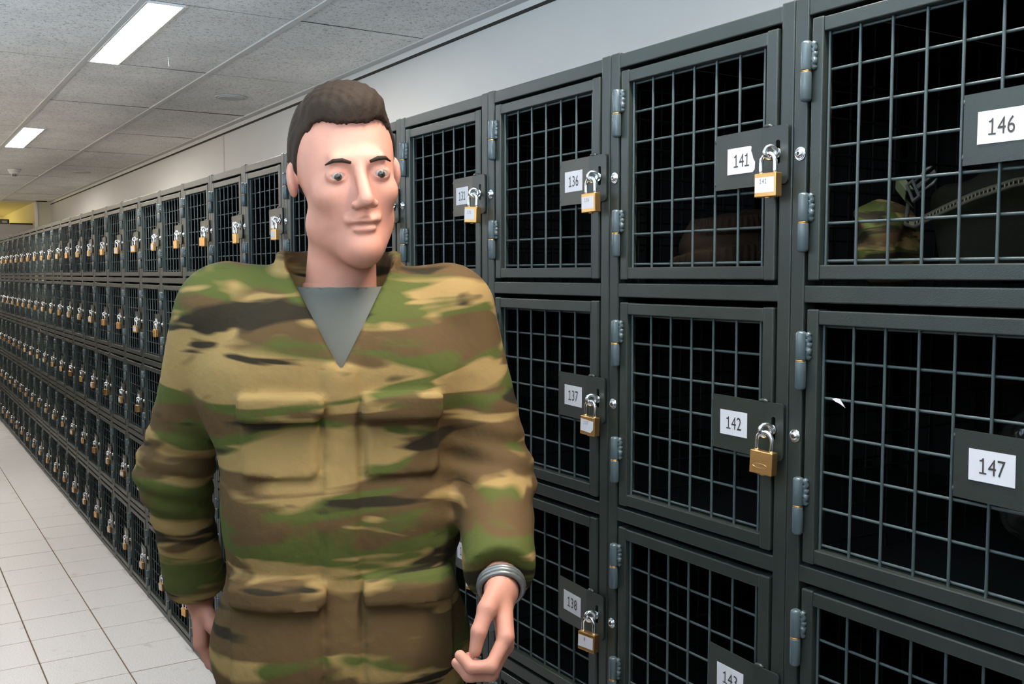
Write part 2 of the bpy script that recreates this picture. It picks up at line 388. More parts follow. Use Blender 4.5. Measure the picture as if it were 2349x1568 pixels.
# ------------------------------------------------------------------ locker cabinet
CW, RH, DEPTH, NR = 0.42, 0.40, 0.80, 5
TOPZ = 2.025
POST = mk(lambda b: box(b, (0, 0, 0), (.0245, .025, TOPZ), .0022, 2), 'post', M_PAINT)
REAR = mk(lambda b: box(b, (0, 0, 0), (.0245, .025, TOPZ-.003), .0), 'rear_post', M_INNER_SHADE)
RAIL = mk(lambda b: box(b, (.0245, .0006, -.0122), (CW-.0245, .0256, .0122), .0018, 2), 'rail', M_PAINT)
SHELF = mk(lambda b: box(b, (.001, .027, -.001), (CW-.001, DEPTH-.004, .001)), 'shelf', M_INNER_SHADE)
def wiregrid(b, us, vs, fu, fv, r, n=5):
    for u in us: cyl(b, fu(u)[0], fu(u)[1], r, n, caps=False)
    for v in vs: cyl(b, fv(v)[0], fv(v)[1], r, n, caps=False)
def sidem(b):
    for k in range(14):
        y = .06+k*.052; cyl(b, (.008, y, .02), (.008, y, TOPZ-.02), .0018, 4, caps=False)
    for k in range(38):
        z = .045+k*.052; cyl(b, (.0105, .03, z), (.0105, DEPTH-.03, z), .0018, 4, caps=False)
SIDE = mk(sidem, 'side_mesh', M_INNER_SHADE)
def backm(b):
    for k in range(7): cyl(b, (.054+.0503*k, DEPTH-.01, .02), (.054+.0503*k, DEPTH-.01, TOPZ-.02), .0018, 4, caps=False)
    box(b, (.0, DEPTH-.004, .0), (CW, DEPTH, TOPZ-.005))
BACK = mk(backm, 'back_panel', M_INNER_SHADE)
# door geometry, local origin at the cabinet's front left, z = centre of the door
DXL, DXR, DZB, DZT = .032, .390, -.1815, .1795
def doorf(b):
    box(b, (DXL, -.0012, DZB), (DXL+.0200, .020, DZT), .0022, 2)
    box(b, (DXR-.0215, -.0012, DZB), (DXR, .020, DZT), .0022, 2)
    box(b, (DXL+.0201, -.0004, DZT-.0215), (DXR-.0216, .0195, DZT-.0015), .0016, 2)
    box(b, (DXL+.0201, -.0004, DZB+.0015), (DXR-.0216, .0195, DZB+.0215), .0016, 2)
DOOR = mk(doorf, 'door', M_PAINT)
VX = [.0545+.0503*k for k in range(7)]
HZ = [-.1545, -.1025, -.050, .0025, .0550, .1075, .1560]
VW = mk(lambda b: cyl(b, (0, .0095, DZB+.016), (0, .0095, DZT-.016), .0021, 8, caps=False), 'wire', M_WIRE)
HW = mk(lambda b: cyl(b, (DXL+.016, .0135, 0), (DXR-.016, .0135, 0), .0021, 8, caps=False), 'wire', M_WIRE)
def wirem(b):
    for x in VX: cyl(b, (x, .0095, DZB+.016), (x, .0095, DZT-.016), .0021, 6, caps=False)
    for z in HZ: cyl(b, (DXL+.016, .0135, z), (DXR-.016, .0135, z), .0021, 6, caps=False)
WIREM = mk(wirem, 'wire_mesh', M_WIRE)
def hingem(b):
    # origin at the ring; upper barrel welded to the door, lower to the post
    r = .0078
    def barrel(z0, z1, cap):
        prof = [(z0, r*.96), (z0+.001*(1 if z1 > z0 else -1), r), (z1-.004*(1 if z1 > z0 else -1), r), (z1-.0012*(1 if z1 > z0 else -1), r*.84), (z1, r*.45)]
        tube(b, [(0, -.0075, z) for z, _ in prof], [q for _, q in prof], 16)
    barrel(.0012, .0415, 1); barrel(-.0012, -.0415, 1)
    # ribbed weld bead between upper barrel and door stile
    pts = []; rr = []
    for k in range(15):
        z = .002+k*.0027; pts.append((.0095+.0011*math.sin(k*1.9), -.0030+.0006*math.cos(k*2.3), z)); rr.append(.0042+.0010*math.sin(k*2.6+.5))
    rr[0] = .003; rr[-1] = .0026
    tube(b, pts, rr, 10)
    pts = []; rr = []
    for k in range(13):
        z = -.003-k*.003; pts.append((-.0068, -.0008, z)); rr.append(.0030+.0006*math.sin(k*2.2))
    tube(b, pts, rr, 8)
    cyl(b, (0, -.0075, -.0013), (0, -.0075, .0013), r*.93, 16, mi=1)
HINGE = mk(hingem, 'hinge', [M_HINGE, M_RING])
XB = .3655
PA = math.atan2(-.0025-.0060, XB-.262)
def platem(b):
    z0, z1 = -.0430, .0405
    # angled inner leaf, over the wires
    a = Vector((.262, .0060)); c = Vector((XB, -.0035)); d = (c-a).normalized(); nrm = Vector((d.y, -d.x))*.0022
    if nrm.y > 0: nrm = -nrm
    P = [a, c, c+nrm*0.0, a]
    pl = [a+nrm, c+nrm, c, a]
    lo = [b.verts.new((q.x, q.y, z0)) for q in pl]; hi = [b.verts.new((q.x, q.y, z1)) for q in pl]
    b.faces.new(lo); b.faces.new(hi[::-1])
    for i in range(4): b.faces.new((lo[i], lo[(i+1) % 4], hi[(i+1) % 4], hi[i]))
    # outer leaf, round corners, with a slot
    yf, yb = -.0058, -.0032; xr = .4165; sx0, sx1, s0, s1 = .3935, .4015, -.012, .018
    def cor(cx, cz, a0, a1, r=.0075, n=5): return [(cx+r*math.cos(math.radians(a0+(a1-a0)*k/n)), cz+r*math.sin(math.radians(a0+(a1-a0)*k/n))) for k in range(n+1)]
    prism(b, [(XB, z0), (sx0, z0), (sx0, z1), (XB, z1)], yf, yb)
    prism(b, [(sx0, z0), (sx1, z0), (sx1, s0), (sx1-.002, s0-.002), (sx0+.002, s0-.002), (sx0, s0)], yf, yb)
    prism(b, [(sx0, s1), (sx0+.002, s1+.002), (sx1-.002, s1+.002), (sx1, s1), (sx1, z1), (sx0, z1)], yf, yb)
    prism(b, [(sx1, z0)]+cor(xr-.0075, z0+.0075, -90, 0)+cor(xr-.0075, z1-.0075, 0, 90)+[(sx1, z1)], yf, yb)
    # weld blobs on the stile and on the wire
    tube(b, [(.367, -.0030, z1), (.372, -.0036, z1+.0014), (.379, -.0036, z1+.0014), (.385, -.0030, z1)], [.002, .0032, .0034, .002], 8)
    tube(b, [(.262, .0055, z1-.004), (.2615, .0055, z1-.009), (.262, .0055, z1-.014)], [.0014, .0028, .0014], 6)
    tube(b, [(.262, .0055, z0+.004), (.2615, .0055, z0+.009), (.262, .0055, z0+.014)], [.0014, .0028, .0014], 6)
PLATE = mk(platem, 'number_plate', M_PAINT)
def boltm(b):
    cyl(b, (0, 0, 0), (0, -.0016, 0), .0094, 24); cyl(b, (0, -.0016, 0), (0, -.0030, 0), .0086, 24, .0078)
    tube(b, [(0, -.0030, 0), (0, -.0042, 0), (0, -.0056, 0), (0, -.0062, 0)], [.0068, .0064, .0048, .0030], 20)
    cyl(b, (0, -.0055, 0), (0, -.0064, 0), .0026, 6, mi=1)
BOLT = mk(boltm, 'bolt', [M_CHROME, M_DARK])
def eyem(b):
    cyl(b, (0, -.0005, 0), (0, -.012, 0), .0035, 12)
    cyl(b, (0, -.0060, 0), (0, -.0078, 0), .0072, 18)
    a = math.radians(24)
    pts = [(math.sin(a)*.0085*math.cos(t)*1.0, -.0200+math.cos(a)*.0085*math.cos(t), .0085*math.sin(t)) for t in [2*math.pi*k/24 for k in range(24)]]
    tube(b, pts, .0034, 10, closed=True)
EYE = mk(eyem, 'eye_bolt', M_CHROME)

WORDS = ['first', 'second', 'third', 'fourth', 'fifth', 'sixth', 'seventh', 'eighth', 'ninth', 'tenth', 'eleventh', 'twelfth', 'thirteenth', 'fourteenth', 'fifteenth', 'sixteenth', 'seventeenth', 'eighteenth', 'nineteenth', 'twentieth', 'twenty-first', 'twenty-second', 'twenty-third', 'twenty-fourth', 'twenty-fifth', 'twenty-sixth', 'twenty-seventh', 'twenty-eighth', 'twenty-ninth']
ROWW = ['top row', 'second row down', 'third row down', 'fourth row down', 'bottom row']
NCOL = 29
def torn(b, num):
    # the torn sticker of locker 141
    prism(b, [(-.031, -.0195), (.026, -.0195), (.030, -.016), (.0305, -.005), (.026, .001), (.0245, .006), (.0215, .012), (.0225, .017), (.0205, .0195), (-.031, .0195)], -.0005, 0)
def make_sticker(num):
    bm = bmesh.new()
    if num == 141: torn(bm, num)
    else: prism(bm, [(-.031, -.0190), (.031, -.0190), (.031, .0190), (-.031, .0190)], -.0004, 0)
    cx = .001
    add_text(bm, str(num), cx, -.0095, .0195, .0122, .82, -.0007, 1)
    me = bpy.data.meshes.new('number_sticker')
    for f in bm.faces:
        f.normal_update()
        if f.material_index == 1 and f.normal.y > 0: f.normal_flip()
    bm.to_mesh(me); bm.free(); me.materials.append(M_PAPER); me.materials.append(M_INK); return me

for i in range(NCOL):
    x = -CW*i
    cab = link('locker_cabinet', None, None, (x, random.uniform(-.0012, .0012) if i else 0, 0))
    first = 146-5*i
    if i <= 3: lab = ['rightmost dark green-grey mesh locker column, its top door numbered 146', 'dark green-grey mesh locker column beside it, second from right, top door 141', 'dark green-grey mesh locker column third from right, top door 136', 'dark mesh locker column fourth from right, just behind the person, top door 131'][i]
    else: lab = 'dark wire-mesh locker column, %s counting from the one with door 146' % WORDS[i]
    tag(cab, lab, 'locker', 'wire-mesh locker columns')
    dz = random.uniform(-.0015, .0015) if i else 0
    link('post', POST, cab, (0.0004, 0, dz)); link('post', POST, cab, (CW-.0249, 0, dz))
    link('rear_post', REAR, cab, (0.0004, DEPTH-.03, 0)); link('rear_post', REAR, cab, (CW-.0249, DEPTH-.03, 0))
    for k in range(NR+1):
        zc = .0125+RH*k - (.0026 if k == NR else 0)
        link('rail', RAIL, cab, (0, 0, zc))
        if k: link('shelf' if k < NR else 'top_panel', SHELF, cab, (0, 0, zc if k < NR else TOPZ-.004))
    link('shelf', SHELF, cab, (0, 0, .0045))
    link('side_mesh', SIDE, cab)['kind'] = 'stuff'
    link('back_panel', BACK, cab)
    if i == 0: link('light_block_panel', mk(lambda b: box(b, (CW-.004, .0255, .0), (CW-.001, DEPTH-.004, TOPZ-.005)), 'light_block_panel', M_INNER_SHADE), cab)  # unseen panel added to keep light out of the end cabinet
    for k in range(NR):                      # k = 0 is the top row
        zc = TOPZ-.0125-RH*(k+.5)
        num = first+k
        d = link('door', DOOR, cab, (0, random.uniform(-.0006, .0006), zc+random.uniform(-.0008, .0008)), (0, random.uniform(-.0012, .0012), 0))
        if i <= 3:
            for xv in VX: link('wire', VW, d, (xv, 0, 0))
            for zv in HZ: link('wire', HW, d, (0, 0, zv))
        else: link('wire_mesh', WIREM, d)['kind'] = 'stuff'
        link('hinge', HINGE, d, (.0285, 0, .107)); link('hinge', HINGE, d, (.0285, 0, -.1005))
        pl = link('number_plate', PLATE, d)
        st = link('number_sticker', make_sticker(num), d, (.3145+random.uniform(-.0035, .002) + (.010 if num == 141 else 0), 0, -.0010+random.uniform(-.002, .002)), (0, random.uniform(-.01, .01), PA))
        # sit on the angled leaf
        tx = (st.location.x-.262)/(XB-.262)
        st.location.y = .0060+(-.0035-.0060)*tx-.0026
        if i <= 3: st['label'] = 'white sticker printed %d' % num
        link('bolt', BOLT, cab, (.0148, -.0002, zc-.003))
        link('eye_bolt', EYE, cab, (.3965, 0, zc+.0015))

# ------------------------------------------------------------------ padlocks
def lockbody(b):
    box(b, (-.0195, -.0068, -.0340), (.0195, .0068, 0), .0013, 2)
    cyl(b, (0, 0, -.0340), (0, 0, -.0355), .0045, 14)
BODY = mk(lockbody, 'body', M_BRASS)
def shk(b):
    w, r, h = .0128, .0033, .0150
    pts = [(-w, 0, -.006), (-w, 0, .004), (-w, 0, h)]
    pts += [(-w*math.cos(t), 0, h+w*math.sin(t)) for t in [math.pi*k/10 for k in range(1, 10)]]
    pts += [(w, 0, h), (w, 0, .004), (w, 0, -.006)]
    tube(b, pts, r, 12)
SHK = mk(shk, 'shackle', M_CHROME)
def lock_sticker(txt, torn_):
    bm = bmesh.new()
    if torn_ == 2: poly = [(-.0175, -.027), (.010, -.0285), (.0165, -.022), (.0165, -.0075), (-.0175, -.0055)]
    elif torn_ == 1: poly = [(-.0185, -.027), (.013, -.0275), (.013, -.006), (-.0185, -.0045)]
    else: poly = [(-.0180, -.0275), (.0165, -.0275), (.0165, -.0060), (-.0180, -.0060)]
    prism(bm, poly, -.0072, -.0069)
    if txt: add_text(bm, txt, -.003, -.0150, .0068, .0048, .72, -.0074, 1)
    for f in bm.faces:
        f.normal_update()
        if f.material_index == 1 and f.normal.y > 0: f.normal_flip()
    me = bpy.data.meshes.new('lock_sticker'); bm.to_mesh(me); bm.free(); me.materials.append(M_PAPER); me.materials.append(mat('faded_ink', (.13, .10, .09), .7)); return me
def emboss():
    v, fs = text_mesh('ABUS'); bm = bmesh.new()
    w = v[:, 0].max(); k = .0150/w
    vs = [bm.verts.new((p[0]*k-.0090, -.0071, -.0235+p[1]*k*.75)) for p in v]
    for f in fs:
        ff = bm.faces.new([vs[q] for q in f]); ff.normal_update()
        if ff.normal.y > 0: ff.normal_flip()
    pts = [(-.0015+.0105*math.cos(t)+.0015*(1 if math.cos(t) > 0 else -1), -.0068, -.0215+.0032*math.sin(t)) for t in [2*math.pi*q/28 for q in range(28)]]
    tube(bm, pts, .00022, 5, closed=True)
    me = bpy.data.meshes.new('embossed_mark'); bm.to_mesh(me); bm.free(); me.materials.append(mat('brass_mark', (.95, .70, .40), .3, 1.0)); return me
def out_of_frame(i, k):
    # lockers whose padlock the photograph cuts off
    return i == 0 or (i == 1 and k >= 3) or (i == 2 and k >= 3) or (i in (3, 4) and k >= 4) or (i == 1 and k == 2)
BLANKS = [lock_sticker('', t) for t in (0, 1, 2)]
BLKONLY = {(1, 1): 'plain'}
for i in range(1, NCOL):
    for k in range(NR):
        if out_of_frame(i, k): continue
        num = 146-5*i+k
        zc = TOPZ-.0125-RH*(k+.5)
        ang = random.uniform(-.05, .28)
        if (i, k) == (1, 0): ang = .05
        if (i, k) == (1, 1): ang = .12
        # crown of the shackle hangs in the eye's hole
        crown = .0015+zc-.0085+.0034
        lk = link('padlock', None, None, (-CW*i+.3965+random.uniform(-.001, .001), -.0235, crown-.0150-.0128-.0033+.0066), (0, random.uniform(-.05, .05), ang))
        bd = link('body', BODY, lk); link('shackle', SHK, lk)
        s = None
        if num == 142: s = link('embossed_mark', emboss(), bd); txt = 'plain brass padlock with embossed mark and no sticker, on locker door 142'
        elif i <= 3:
            tx = {138: '8', 133: '13'}.get(num, str(num))
            s = link('number_sticker', lock_sticker(tx, {137: 2, 131: 1}.get(num, 0)), bd)
            txt = 'brass padlock with white number sticker, %s, %s locker column from right, door %d' % (ROWW[k], WORDS[i], num)
        else:
            if random.random() < .55: s = link('blank_sticker', random.choice(BLANKS), bd)
            txt = 'small brass padlock, %s, %s locker column counting from door 146' % (ROWW[k], WORDS[i])
        tag(lk, txt, 'padlock', 'padlocks on the locker doors')

# ------------------------------------------------------------------ implicit surfaces (numpy) for cloth and bodies
def smin(a, b, k):
    h = np.clip(.5+.5*(b-a)/k, 0, 1); return b*(1-h)+a*h-k*h*(1-h)
def cone(P, a, b, ra, rb):
    a = np.asarray(a, np.float32); b = np.asarray(b, np.float32); ab = b-a
    t = np.clip(((P-a)@ab)/(ab@ab+1e-12), 0, 1)
    q = P-a-t[..., None]*ab
    return np.sqrt((q*q).sum(-1))-(ra+(rb-ra)*t)
def ell(P, c, r, Rm=None):
    q = P-np.asarray(c, np.float32)
    if Rm is not None: q = q@Rm
    r = np.asarray(r, np.float32)
    k0 = np.sqrt(((q/r)**2).sum(-1)); k1 = np.sqrt(((q/(r*r))**2).sum(-1))+1e-9
    return k0*(k0-1)/k1
def rbox(P, c, h, r, Rm=None):
    q = P-np.asarray(c, np.float32)
    if Rm is not None: q = q@Rm
    q = np.abs(q)-(np.asarray(h, np.float32)-r)
    return np.sqrt((np.maximum(q, 0)**2).sum(-1))+np.minimum(q.max(-1), 0)-r
def surf(f, lo, hi, h):
    """naive surface nets"""
    ax = [np.arange(lo[i], hi[i]+h, h, dtype=np.float32) for i in range(3)]
    G = np.stack(np.meshgrid(*ax, indexing='ij'), -1); V = f(G).astype(np.float32)
    nx, ny, nz = V.shape; S = V < 0
    cnt = np.zeros((nx-1, ny-1, nz-1), np.int8)
    for dx in (0, 1):
        for dy in (0, 1):
            for dz in (0, 1): cnt += S[dx:nx-1+dx, dy:ny-1+dy, dz:nz-1+dz]
    act = (cnt > 0) & (cnt < 8); idx = -np.ones(act.shape, np.int64); C = np.argwhere(act); idx[act] = np.arange(len(C))
    acc = np.zeros((len(C), 3)); num = np.zeros(len(C))
    cs = [(0, 0, 0), (1, 0, 0), (0, 1, 0), (1, 1, 0), (0, 0, 1), (1, 0, 1), (0, 1, 1), (1, 1, 1)]
    for a in range(8):
        for b in range(a+1, 8):
            d = [abs(cs[a][q]-cs[b][q]) for q in range(3)]
            if sum(d) != 1: continue
            va = V[C[:, 0]+cs[a][0], C[:, 1]+cs[a][1], C[:, 2]+cs[a][2]]; vb = V[C[:, 0]+cs[b][0], C[:, 1]+cs[b][1], C[:, 2]+cs[b][2]]
            m = (va < 0) != (vb < 0); t = np.where(m, va/np.where(m, va-vb, 1), 0)
            p = np.array(cs[a])+t[:, None]*(np.array(cs[b])-np.array(cs[a]))
            acc += p*m[:, None]; num += m
    pos = np.array(lo)+(C+acc/num[:, None])*h
    quads = []
    for a in range(3):
        b, c = (a+1) % 3, (a+2) % 3
        sl0 = [slice(None)]*3; sl1 = [slice(None)]*3; sl0[a] = slice(0, -1); sl1[a] = slice(1, None)
        E = np.argwhere(S[tuple(sl0)] != S[tuple(sl1)])
        ok = (E[:, b] > 0) & (E[:, c] > 0) & (E[:, b] < V.shape[b]-1) & (E[:, c] < V.shape[c]-1); E = E[ok]
        ins = S[E[:, 0], E[:, 1], E[:, 2]]
        def g(db, dc):
            Q = E.copy(); Q[:, b] += db; Q[:, c] += dc; return idx[Q[:, 0], Q[:, 1], Q[:, 2]]
        q = np.stack([g(-1, -1), g(0, -1), g(0, 0), g(-1, 0)], 1)
        q[~ins] = q[~ins][:, ::-1]; quads.append(q)
    Q = np.concatenate(quads); Q = Q[(Q >= 0).all(1)]
    return pos, Q
def np_mesh(name, parts, m):
    off = 0; vs = []; fs = []
    for p, q in parts: vs.append(p); fs.append(q+off); off += len(p)
    V = np.concatenate(vs); Q = np.concatenate(fs)
    me = bpy.data.meshes.new(name); me.vertices.add(len(V)); me.vertices.foreach_set('co', V.astype(np.float32).ravel())
    me.loops.add(Q.size); me.loops.foreach_set('vertex_index', Q.astype(np.int32).ravel())
    me.polygons.add(len(Q)); me.polygons.foreach_set('loop_start', np.arange(0, Q.size, 4, dtype=np.int32)); me.polygons.foreach_set('loop_total', np.full(len(Q), 4, np.int32))
    me.update(calc_edges=True); me.validate(); me.polygons.foreach_set('use_smooth', np.ones(len(me.polygons), bool)); me.materials.append(m); return me
def rotm(rx, ry, rz):
    return np.array((Matrix.Rotation(rz, 3, 'Z') @ Matrix.Rotation(ry, 3, 'Y') @ Matrix.Rotation(rx, 3, 'X')), np.float32)

# ------------------------------------------------------------------ the walking person
def build_person():
    TH = math.radians(67.7)
    # ---- head, in its own frame (x sideways, -y the face, origin at eye height)
    HR = rotm(.10, -.10, .20); HC = np.array([.012, -.035, 1.802], np.float32)
    HS = 1.05
    def tohead(P): return ((P-HC)@HR)/HS
    def head_f(P):
        q = tohead(P)
        d = ell(q, (0, .016, .030), (.077, .098, .094))
        d = smin(d, ell(q, (0, -.030, -.038), (.061, .064, .084)), .03)
        d = smin(d, cone(q, (-.045, -.005, -.075), (0, -.066, -.108), .020, .024), .03)
        d = smin(d, cone(q, (.045, -.005, -.075), (0, -.066, -.108), .020, .024), .03)
        d = smin(d, cone(q, (-.032, -.083, .020), (.032, -.083, .020), .009, .009), .018)
        for s in (-1, 1):
            d = smin(d, ell(q, (s*.041, -.064, -.028), (.019, .020, .018)), .02)
            d = -smin(-d, ell(q, (s*.032, -.103, .000), (.019, .016, .013)), .012)
            d = smin(d, ell(q, (s*.032, -.0800, -.001), (.0165, .0145, .0130)), .004)
            d = np.maximum(d, -ell(q, (s*.032, -.0965, -.0022), (.0142, .0098, .0037), rotm(0, s*.08, 0)))
            d = smin(d, ell(q, (s*.079, .018, -.006), (.008, .017, .027), rotm(.2, 0, s*.35)), .006)
            d = smin(d, ell(q, (s*.011, -.107, -.043), (.009, .010, .007)), .006)
        d = smin(d, cone(q, (0, -.090, .008), (0, -.119, -.036), .0075, .0105), .010)
        d = smin(d, cone(q, (-.021, -.088, -.0655), (.021, -.088, -.0655), .0060, .0060), .007)
        d = smin(d, ell(q, (0, -.0945, -.0665), (.020, .0085, .0055)), .004)
        d = smin(d, ell(q, (0, -.0925, -.0795), (.018, .0085, .0065)), .004)
        d = -smin(-d, ell(q, (0, -.103, -.0730), (.022, .008, .0016)), .003)
        d = smin(d, ell(q, (0, -.082, -.108), (.020, .016, .016)), .012)
        return d*HS
    def body_f(P):
        d = head_f(P)
        d = smin(d, cone(P, (0, .022, 1.56), (.006, -.005, 1.70), .062, .054), .03)
        return d
    parts = [surf(body_f, (-.12, -.18, 1.585), (.13, .13, 1.945), .0034)]
    # ---- trunk, arms and legs under the clothes
    LS, LE, LWr = (.190, .012, 1.575), (.258, -.020, 1.290), (.226, -.262, 1.190)
    RS, RE, RW = (-.190, .02, 1.575), (-.285, .115, 1.300), (-.262, .215, 1.050)
    LH, LK, LA = (.095, .01, 1.0), (.110, .02, .545), (.115, .285, .165)
    RHp, RK, RA = (-.095, .0, 1.0), (-.110, -.190, .560), (-.115, -.215, .105)
    def limbs(P):
        d = cone(P, (-.10, .01, 1.47), (.10, .01, 1.47), .100, .100)
        d = smin(d, cone(P, (-.06, .0, 1.20), (.06, .0, 1.20), .100, .100), .12)
        d = smin(d, cone(P, (-.075, .0, 1.02), (.075, .0, 1.02), .105, .105), .10)
        d = smin(d, cone(P, (0, .022, 1.50), (0, .01, 1.64), .07, .06), .04)
        for a, b, c in ((LS, LE, LWr), (RS, RE, RW)):
            d = smin(d, cone(P, a, b, .055, .042), .04); d = smin(d, cone(P, b, c, .041, .027), .02)
        for a, b, c in ((LH, LK, LA), (RHp, RK, RA)):
            d = smin(d, cone(P, a, b, .088, .056), .04); d = smin(d, cone(P, b, c, .055, .040), .02)
        return d
    parts.append(surf(limbs, (-.38, -.40, .06), (.36, .38, 1.63), .013))
    # ---- hands
    def hand(Wp, d, n, curl, E):
        Wp = np.array(Wp, np.float32); fa = np.array(E, np.float32)-Wp; fa /= np.linalg.norm(fa); d = np.array(d, float); d /= np.linalg.norm(d); n = np.array(n, float); n -= d*(n@d); n /= np.linalg.norm(n)
        t = np.cross(n, d)
        if t[1] > 0: t = -t            # thumb side faces forward (-y)
        segs = []
        def pt(a, b, c): return Wp+(d*a+n*b+t*c).astype(np.float32)
        for j, (c0, c1, L) in enumerate(((.022, .034, 1.0), (.008, .012, 1.08), (-.008, -.011, 1.0), (-.020, -.032, .82))):
            k0 = pt(.082+(.004 if j in (1, 2) else 0)-(.006 if j == 3 else 0), .003, c1)
            segs.append((pt(.005, 0, c0*.7), k0, .013, .0125, .014))
            a = curl[0]; p = k0; r = .0105 if j < 3 else .0092
            for li, (ln, da) in enumerate(((.044, 0), (.028, curl[1]), (.022, curl[2]))):
                a += da; q = p+((d*math.cos(a)-n*math.sin(a))*ln*L).astype(np.float32)
                segs.append((p, q, r, r*.9, .004)); p = q; r *= .9
        b0 = pt(.012, -.006, .022); b1 = pt(.046, -.022, .046); b2 = pt(.076, -.034, .046); b3 = pt(.100, -.040, .036)
        segs += [(b0, b1, .015, .0135, .014), (b1, b2, .0125, .011, .005), (b2, b3, .0110, .0088, .004)]
        segs.append((Wp+fa*.09, pt(.008, 0, 0), .029, .025, .014))
        def f(P):
            o = None
            for a, b, ra, rb, k in segs:
                s = cone(P, a, b, ra, rb); o = s if o is None else smin(o, s, k)
            return o
        A = np.array([s[0] for s in segs]+[s[1] for s in segs])
        return surf(f, A.min(0)-.035, A.max(0)+.035, .0026)
    parts.append(hand(LWr, (-.05, -.52, -.85), (1, -.15, 0), (.50, 1.05, .85), LE))
    parts.append(hand(RW, (.05, .05, -1), (-1, -.1, 0), (.35, .7, .5), RE))
    me = np_mesh('person', parts, M_SKIN)
    pr = link('person', me, None, (-.548, -.461, 0), (0, 0, TH))
    tag(pr, 'tall short-haired person in camouflage uniform walking past the lockers, arm swung forward', 'person')
    # ---- jacket
    rs = np.random.default_rng(3)
    KW = [(rs.normal(0, 1, 3)*np.array([9, 9, 16]), rs.uniform(0, 6.28), rs.uniform(.4, 1)) for _ in range(9)]
    def folds(P, amp):
        s = 0
        for w, ph, a in KW: s = s+a*np.sin(P@w.astype(np.float32)+ph+1.3*np.sin(P[..., 0]*11+ph))
        return amp*s/3
    def jacket(P):
        d = cone(P, (-.115, .012, 1.475), (.115, .012, 1.475), .120, .120)
        d = smin(d, cone(P, (-.075, .01, 1.545), (.075, .01, 1.545), .095, .095), .05)
        d = smin(d, cone(P, (-.075, .0, 1.25), (.075, .0, 1.25), .122, .122), .14)
        d = smin(d, cone(P, (-.088, .0, 1.02), (.088, .0, 1.02), .130, .130), .12)
        for s, a, b, c in ((1, LS, LE, LWr), (-1, RS, RE, RW)):
            d = smin(d, cone(P, a, b, .074, .060), .028)
            c2 = np.array(b)+(np.array(c)-np.array(b))*.86
            d = smin(d, cone(P, b, c2, .062, .050), .03)
            c3 = np.array(b)+(np.array(c)-np.array(b))*.90; c4 = np.array(b)+(np.array(c)-np.array(b))*.78
            d = smin(d, cone(P, c4, c3, .050, .046), .008)
        # flatten the front and back of the chest
        d = d+folds(P, .0065)
        # wrinkle rings at the elbows
        for e in (LE, RE):
            r = np.sqrt(((P-np.array(e, np.float32))**2).sum(-1)); d = d+.0045*np.exp(-(r/.11)**2)*np.sin(P[..., 2]*150+P[..., 0]*40)
        # chest pockets with flaps, placket, waist drawcord
        for s in (-1, 1):
            d = smin(d, np.maximum(rbox(P, (s*.095, -.10, 1.385), (.058, .05, .060), .012), d-.007), .004)
            d = smin(d, np.maximum(rbox(P, (s*.095, -.10, 1.435), (.063, .05, .022), .008), d-.013), .003)
            d = smin(d, np.maximum(rbox(P, (s*.105, -.12, 1.070), (.070, .07, .075), .012), d-.008), .004)
            d = smin(d, np.maximum(rbox(P, (s*.105, -.12, 1.145), (.074, .07, .022), .008), d-.013), .003)
        d = smin(d, np.maximum(rbox(P, (.0, -.12, 1.20), (.026, .08, .30), .006), d-.006), .003)
        # collar
        qx, qy, qz = P[..., 0]-.0, P[..., 1]-.018, P[..., 2]
        rad = np.sqrt(qx*qx+(qy*1.0)**2)
        col = np.maximum(np.abs(rad-(.087+.10*(qz-1.60)))-.009, np.abs(qz-1.625-.25*qy)-.050)
        for s in (-1, 1): d = smin(d, cone(P, (s*.07, .025, 1.600), (s*.17, .02, 1.590), .050, .062), .04)
        d = smin(d, col, .012)
        # open V at the throat and the neck hole
        v = np.maximum(np.abs(qx)-np.clip((qz-1.49)*.52, 0, .085), qy+.02)
        d = np.maximum(d, -np.maximum(v, -(qz-1.49)))
        d = np.maximum(d, -cone(P, (0, .02, 1.50), (0.0, .016, 1.72), .070, .092))
        d = np.maximum(d, .925-qz)
        # sleeve ends: hollow
        for b, c in ((LE, LWr), (RE, RW)):
            b = np.array(b, np.float32); c = np.array(c, np.float32); u = (c-b)/np.linalg.norm(c-b)
            w0 = b+(c-b)*.94
            near = np.sqrt(((P-w0)**2).sum(-1))-.09
            cut = (P-w0)@u
            d = np.where(near < 0, np.maximum(d, cut), d)
            d = np.where(near < 0, np.maximum(d, -cone(P, b+(c-b)*.80, c+u*.05, .020, .040)), d)
        return d
    jk = np_mesh('jacket', [surf(jacket, (-.40, -.40, .90), (.38, .36, 1.68), .0068)], M_CAMO)
    j = link('jacket', jk, pr); j['label'] = 'green, brown and tan camouflage field jacket'
    # undershirt
    def shirt(P):
        d = cone(P, (-.08, .012, 1.46), (.08, .012, 1.46), .108, .108)
        d = smin(d, cone(P, (-.05, .012, 1.53), (.05, .012, 1.53), .085, .085), .05)
        d = smin(d, cone(P, (0, .022, 1.54), (0, .015, 1.612), .080, .071), .03)
        d = np.maximum(d, -cone(P, (0, .022, 1.585), (0, .01, 1.70), .064, .072))
        return np.maximum(d, P[..., 2]-1.622)
    s = link('undershirt', np_mesh('undershirt', [surf(shirt, (-.2, -.12, 1.38), (.2, .14, 1.65), .007)], mat('grey_jersey', (.105, .102, .085), .9, 0, .3, 500)), pr)
    s['label'] = 'grey undershirt at the open collar'
